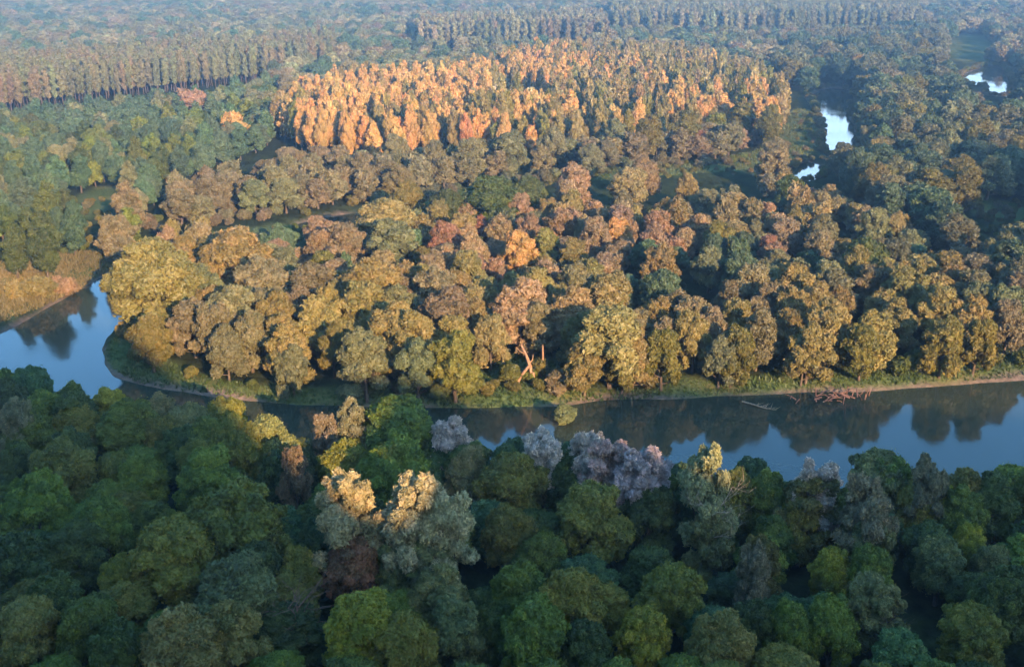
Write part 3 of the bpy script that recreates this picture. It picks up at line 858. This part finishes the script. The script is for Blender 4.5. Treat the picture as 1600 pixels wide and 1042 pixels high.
RELABEL = {"the big ochre tree at the river bend": "big ochre tree with the widest crown at the river bend", "the rust red tree": "rust red round tree below the small cream willow top",
           "the small cream willow top": "small cream white willow top, left of the taller cream one", "the tall cream willow top": "tall cream white willow top rising out of the shaded wood",
           "the pale half dead willow": "pale cream half dead willow standing over a dark brown tree", "the bush in the water": "grey green bush standing in the water off the grassy bank"}


def place(t, k):
    det = 'near' if t['depth'] < 200 else 'mid' if t['depth'] < 420 else 'far'
    rot = float(RNG.uniform(0, 6.28))
    k = int(RNG.integers(0, VARIANTS[det]))
    nm = NAME[t['kind']]
    lab = RELABEL.get(t.get('self'), t['label'])
    cat = "bush" if t['kind'] == 'bush' else "tree"
    if t['depth'] < 330:
        root = link(nm, None)
        tr, cr = proto_parts(t['kind'], det, k)
        for pn, me in (("trunk", tr), ("crown", cr)):
            o = link(pn, me, root)
            o["tint"] = t['col']
    else:
        root = link(nm, proto_whole(t['kind'], det, k))
        root["tint"] = t['col']
    root.location = (t['x'], t['y'], t['z'] - 0.05)
    root.rotation_euler = (float(RNG.normal() * 0.05), float(RNG.normal() * 0.05), rot)
    root.scale = (t['s'], t['s'] * float(RNG.uniform(0.9, 1.1)), t['zs'])
    tag(root, lab, cat, GROUPS[t['zone']])


for k, t in enumerate(single):
    place(t, k)


# the rest of each kind: one mass per kind, copies of a few trees
def mass(name, kind, items):
    c = bpy.data.collections.new("shapes_" + name)
    for k in range(VARIANTS['far']):
        o = bpy.data.objects.new("shape_%s_%d" % (name, k), proto_whole(kind, 'far', k))
        c.objects.link(o)
    me = bpy.data.meshes.new(name)
    me.vertices.add(len(items))
    me.vertices.foreach_set("co", np.array([[t['x'], t['y'], t['z'] - 0.05] for t in items], np.float32).ravel())
    a = me.attributes.new("tint", 'FLOAT_COLOR', 'POINT')
    a.data.foreach_set("color", np.array([t['col'] + [1.0] for t in items], np.float32).ravel())
    a = me.attributes.new("size", 'FLOAT_VECTOR', 'POINT')
    a.data.foreach_set("vector", np.array([[t['s'], t['s'], t['zs']] for t in items], np.float32).ravel())
    a = me.attributes.new("turn", 'FLOAT_VECTOR', 'POINT')
    a.data.foreach_set("vector", np.array([[0, 0, RNG.uniform(0, 6.28)] for t in items], np.float32).ravel())
    a = me.attributes.new("which", 'INT', 'POINT')
    a.data.foreach_set("value", RNG.integers(0, VARIANTS['far'], len(items)).astype(np.int32))
    me.update()
    ng = bpy.data.node_groups.new(name, 'GeometryNodeTree')
    ng.interface.new_socket("Geometry", in_out='INPUT', socket_type='NodeSocketGeometry')
    ng.interface.new_socket("Geometry", in_out='OUTPUT', socket_type='NodeSocketGeometry')
    N, K = ng.nodes, ng.links
    gi, go = N.new("NodeGroupInput"), N.new("NodeGroupOutput")
    ci = N.new("GeometryNodeCollectionInfo")
    ci.inputs["Collection"].default_value = c
    ci.inputs["Separate Children"].default_value = True
    ci.inputs["Reset Children"].default_value = True
    ip = N.new("GeometryNodeInstanceOnPoints")
    ip.inputs["Pick Instance"].default_value = True

    def attr(nm, ty):
        q = N.new("GeometryNodeInputNamedAttribute")
        q.data_type = ty
        q.inputs["Name"].default_value = nm
        return q.outputs["Attribute"]

    K.new(gi.outputs[0], ip.inputs["Points"])
    K.new(ci.outputs[0], ip.inputs["Instance"])
    K.new(attr("which", 'INT'), ip.inputs["Instance Index"])
    K.new(attr("turn", 'FLOAT_VECTOR'), ip.inputs["Rotation"])
    K.new(attr("size", 'FLOAT_VECTOR'), ip.inputs["Scale"])
    K.new(ip.outputs[0], go.inputs[0])
    o = link(name, me)
    md = o.modifiers.new("copies", 'NODES')
    md.node_group = ng
    return o


MASS = {'oak': ('distant_broadleaf_woods', "distant hazy woods of round broadleaf crowns"), 'willow': ('distant_willow_woods', "distant hazy woods of grey billowing willows"),
        'silver': ('distant_white_willow_woods', "distant pale willow woods"), 'poplar': ('distant_poplar_woods', "dense golden and shaded poplar woods behind the river loop"),
        'plantation': ('plantation_woods', "dense rows of planted poplars in the hazy distance"), 'bush': ('undergrowth', "low scattered undergrowth between the trees")}
for kind, (nm, lab) in MASS.items():
    items = [t for t in rest if t['kind'] == kind]
    if items:
        tag(mass(nm, kind, items), lab, "woods", kind="stuff")

# ------------------------------------------------------------------ bare wood
def branching(rng, p, d, length, r, depth, chains):
    p = np.array(p, float)
    pts, rad_ = [p], [r]
    for k in range(3):
        d = d + 0.16 * rng.normal(size=3)
        d /= np.linalg.norm(d)
        pts.append(pts[-1] + d * length / 3)
        rad_.append(r * (1 - 0.22 * (k + 1)))
    chains.append((pts, rad_))
    if depth:
        for k in range(3):
            q = pts[1 + (k + 1) % 3]
            e = d + 0.75 * rng.normal(size=3) * np.array([1, 1, 0.5])
            e[2] = abs(e[2]) * 0.7 + 0.15
            branching(rng, q, e / np.linalg.norm(e), length * rng.uniform(0.55, 0.75), r * 0.5, depth - 1, chains)


def spot(px, py, z=None):
    X, Y, _ = pix_at(px, py, 1.5 if z is None else z)
    return (X, Y, float(ground_z(np.array([[X, Y]]))[0]) if z is None else z)


def wood(name, chains, m, parent=None, sides=7):
    v, f = limbs_geo(chains, sides)
    return link(name, build_mesh(name, v, [f], [m], smooth=True), parent)


SNAG = bark_material("sunlit_dead_wood", (0.17, 0.10, 0.06), (0.33, 0.20, 0.115))  # orange of the low sun put into the wood colour
rw = np.random.default_rng(5)
root = link("forked_snag", None)
root.location = spot(806, 599)
tag(root, "bare forked trunk, sunlit orange, leaning between the willows above the bank", "dead tree", "bare wood of the far bank")
wood("trunk", [([(0, 0, -0.5), (0.9, 0.1, 1.4), (2.5, 0.2, 3.5)], [0.36, 0.30, 0.27]), ([(2.75, 0.2, 1.6), (2.6, 0.2, 3.2), (1.9, 0.3, 5.2), (0.9, 0.5, 7.4)], [0.26, 0.34, 0.27, 0.16])], SNAG, root)
wood("branch", [([(2.4, 0.2, 3.6), (3.0, 0.1, 4.6), (3.1, 0.0, 5.6)], [0.16, 0.11, 0.06]), ([(1.7, 0.3, 5.6), (0.6, 0.2, 6.2), (0.1, 0.1, 7.0)], [0.13, 0.09, 0.05])], SNAG, root)
for px, py, h, r, lab in ((832, 600, 2.2, 0.42, "thick sunlit stump right of the bare forked trunk"), (789, 592, 2.0, 0.34, "short sunlit stump left of the bare forked trunk"),
                          (845, 588, 6.0, 0.24, "slim pale bare stem behind the thick stump")):
    o = wood("tree_stump", [([(0, 0, -0.4), (0.05, 0, 0.3), (0.12 * h / 2, 0.1, h * 0.6), (0.1 * h / 2, 0.2, h)], [r * 1.3, r, r * 0.85, r * 0.6])], SNAG)
    o.location = spot(px, py)
    tag(o, lab, "stump", "bare wood of the far bank")

for px, py, h, m, lab in ((470, 1046, 11.0, DRIFT, "leafless reddish tree with fine twigs among the shaded crowns near the lower edge"), (1108, 905, 13.5, PALE_BARK, "pale leafless stem rising beside the half dead willow"),
                          (1372, 1040, 9.0, BARK, "leafless tree standing in the grey crown low on the right")):
    root = link("bare_tree", None)
    root.location = spot(px, py)
    tag(root, lab, "dead tree")
    wood("trunk", [([(0, 0, -0.5), (0.1, 0, h * 0.25), (-0.15, 0.1, h * 0.5), (0.1, 0.1, h * 0.75)], [0.34, 0.25, 0.2, 0.12])], m, root)
    ch = []
    for k in range(9):
        a = k * 2.4
        z0 = h * (0.35 + 0.045 * k)
        d = np.array([math.cos(a), math.sin(a), 1.1])
        branching(rw, (0, 0.05, z0), d / np.linalg.norm(d), h * 0.30, 0.10, 2, ch)
    wood("branches", ch, m, root, 4)

fb = spot(1160, 618)
ch = [([(0, 0, 0.3), (1.8, -1.2, 0.2), (3.6, -2.6, 0.12), (5.4, -3.3, 0.05)], [0.16, 0.13, 0.09, 0.04])]
for k in range(14):
    a = np.array([2.0 + 0.25 * k, -1.4 - 0.14 * k, 0.15])
    ch.append(([a, a + np.array([rw.uniform(0.2, 1.2), rw.uniform(-1.0, 0.9), rw.uniform(0.1, 0.9)])], [0.05, 0.015]))
o = wood("fallen_branch", ch, PALE_BARK, None, 5)
o.location = (fb[0], fb[1], 0.1)
tag(o, "fallen grey branch reaching from the far bank into the water", "branch")
for px, py, n, lab in ((1273, 617, 14, "low reddish heap of driftwood at the waterline, left of the other heap"), (1333, 614, 24, "wide tangled heap of reddish driftwood and roots at the waterline")):
    ch = []
    for k in range(n):
        a = np.array([rw.normal() * 2.2, rw.normal() * 0.6, rw.uniform(0, 0.9)])
        d = np.array([rw.normal(), rw.normal() * 0.4, rw.normal() * 0.45 + 0.15])
        d *= rw.uniform(0.8, 2.4) / np.linalg.norm(d)
        ch.append(([a, a + d * 0.5 + [0, 0, 0.12], a + d], [0.13, 0.10, 0.04]))
    o = wood("driftwood", ch, DRIFT, None, 5)
    o.location = (*spot(px, py)[:2], 0.35)
    tag(o, lab, "driftwood", "driftwood on the far bank")


# grass of the banks and clearings
def grass(name, polys, n, h0, h1, tint, seed):
    rg = np.random.default_rng(seed)
    V, var = [], []
    for poly in polys:
        lo_, hi_ = poly.min(0), poly.max(0)
        P = rg.uniform(lo_, hi_, (n, 2))
        P = P[inside(P, poly)]
        P = P[water_dist(P) > 0.9]
        z = ground_z(P)
        m_ = len(P)
        for b_ in range(4):
            a = rg.uniform(0, 6.28, m_)
            h = rg.uniform(h0, h1, m_) * (1 + 0.5 * np.clip(wave(P, 31, 0.25), -1, 1.5))
            w = 0.14 * h + 0.05
            base = np.column_stack([P + rg.normal(size=(m_, 2)) * 0.15, z - 0.05])
            side = np.column_stack([np.cos(a) * w, np.sin(a) * w, np.zeros(m_)])
            lean_ = np.column_stack([rg.normal(size=(m_, 2)) * 0.35 * h[:, None], h])
            V.append(np.stack([base - side, base + side, base + lean_], 1).reshape(-1, 3))
            var.append(np.clip(0.5 + 0.25 * wave(P, 32, 0.12) + rg.normal(size=m_) * 0.15, 0, 1))
    V = np.concatenate(V)
    o = link(name, build_mesh(name, V, [np.arange(len(V)).reshape(-1, 3)], [LEAF], var=np.concatenate(var)))
    o["tint"] = tint
    return tag(o, kind="stuff")


grass("bank_grass", [GRASSY[0]], 26000, 0.25, 0.7, [0.055, 0.085, 0.014], 41)
grass("meadow_grass", [GRASSY[1]], 12000, 0.4, 1.0, [0.085, 0.10, 0.022], 42)
grass("dry_grass", [GRASSY[3]], 16000, 0.3, 0.8, [0.13, 0.105, 0.034], 43)

# ------------------------------------------------------------------ haze
lo, hi = np.array([-4000, -4000, -4.0]), np.array([4000, 4000, 260.0])
hv = [(x, y, z) for z in (lo[2], hi[2]) for y in (lo[1], hi[1]) for x in (lo[0], hi[0])]
hf = [(0, 2, 3, 1), (4, 5, 7, 6), (0, 1, 5, 4), (2, 6, 7, 3), (0, 4, 6, 2), (1, 3, 7, 5)]
hm, hn, hl = new_mat("haze")
pv = hn.new("ShaderNodeVolumePrincipled")
pv.inputs["Color"].default_value = (*HAZE_COLOR, 1)
pv.inputs["Density"].default_value = HAZE_DENSITY
pv.inputs["Anisotropy"].default_value = HAZE_G
ho = hn.new("ShaderNodeOutputMaterial")
hl.new(pv.outputs[0], ho.inputs["Volume"])
tag(link("haze", build_mesh("haze", hv, [hf], [hm])), kind="stuff")
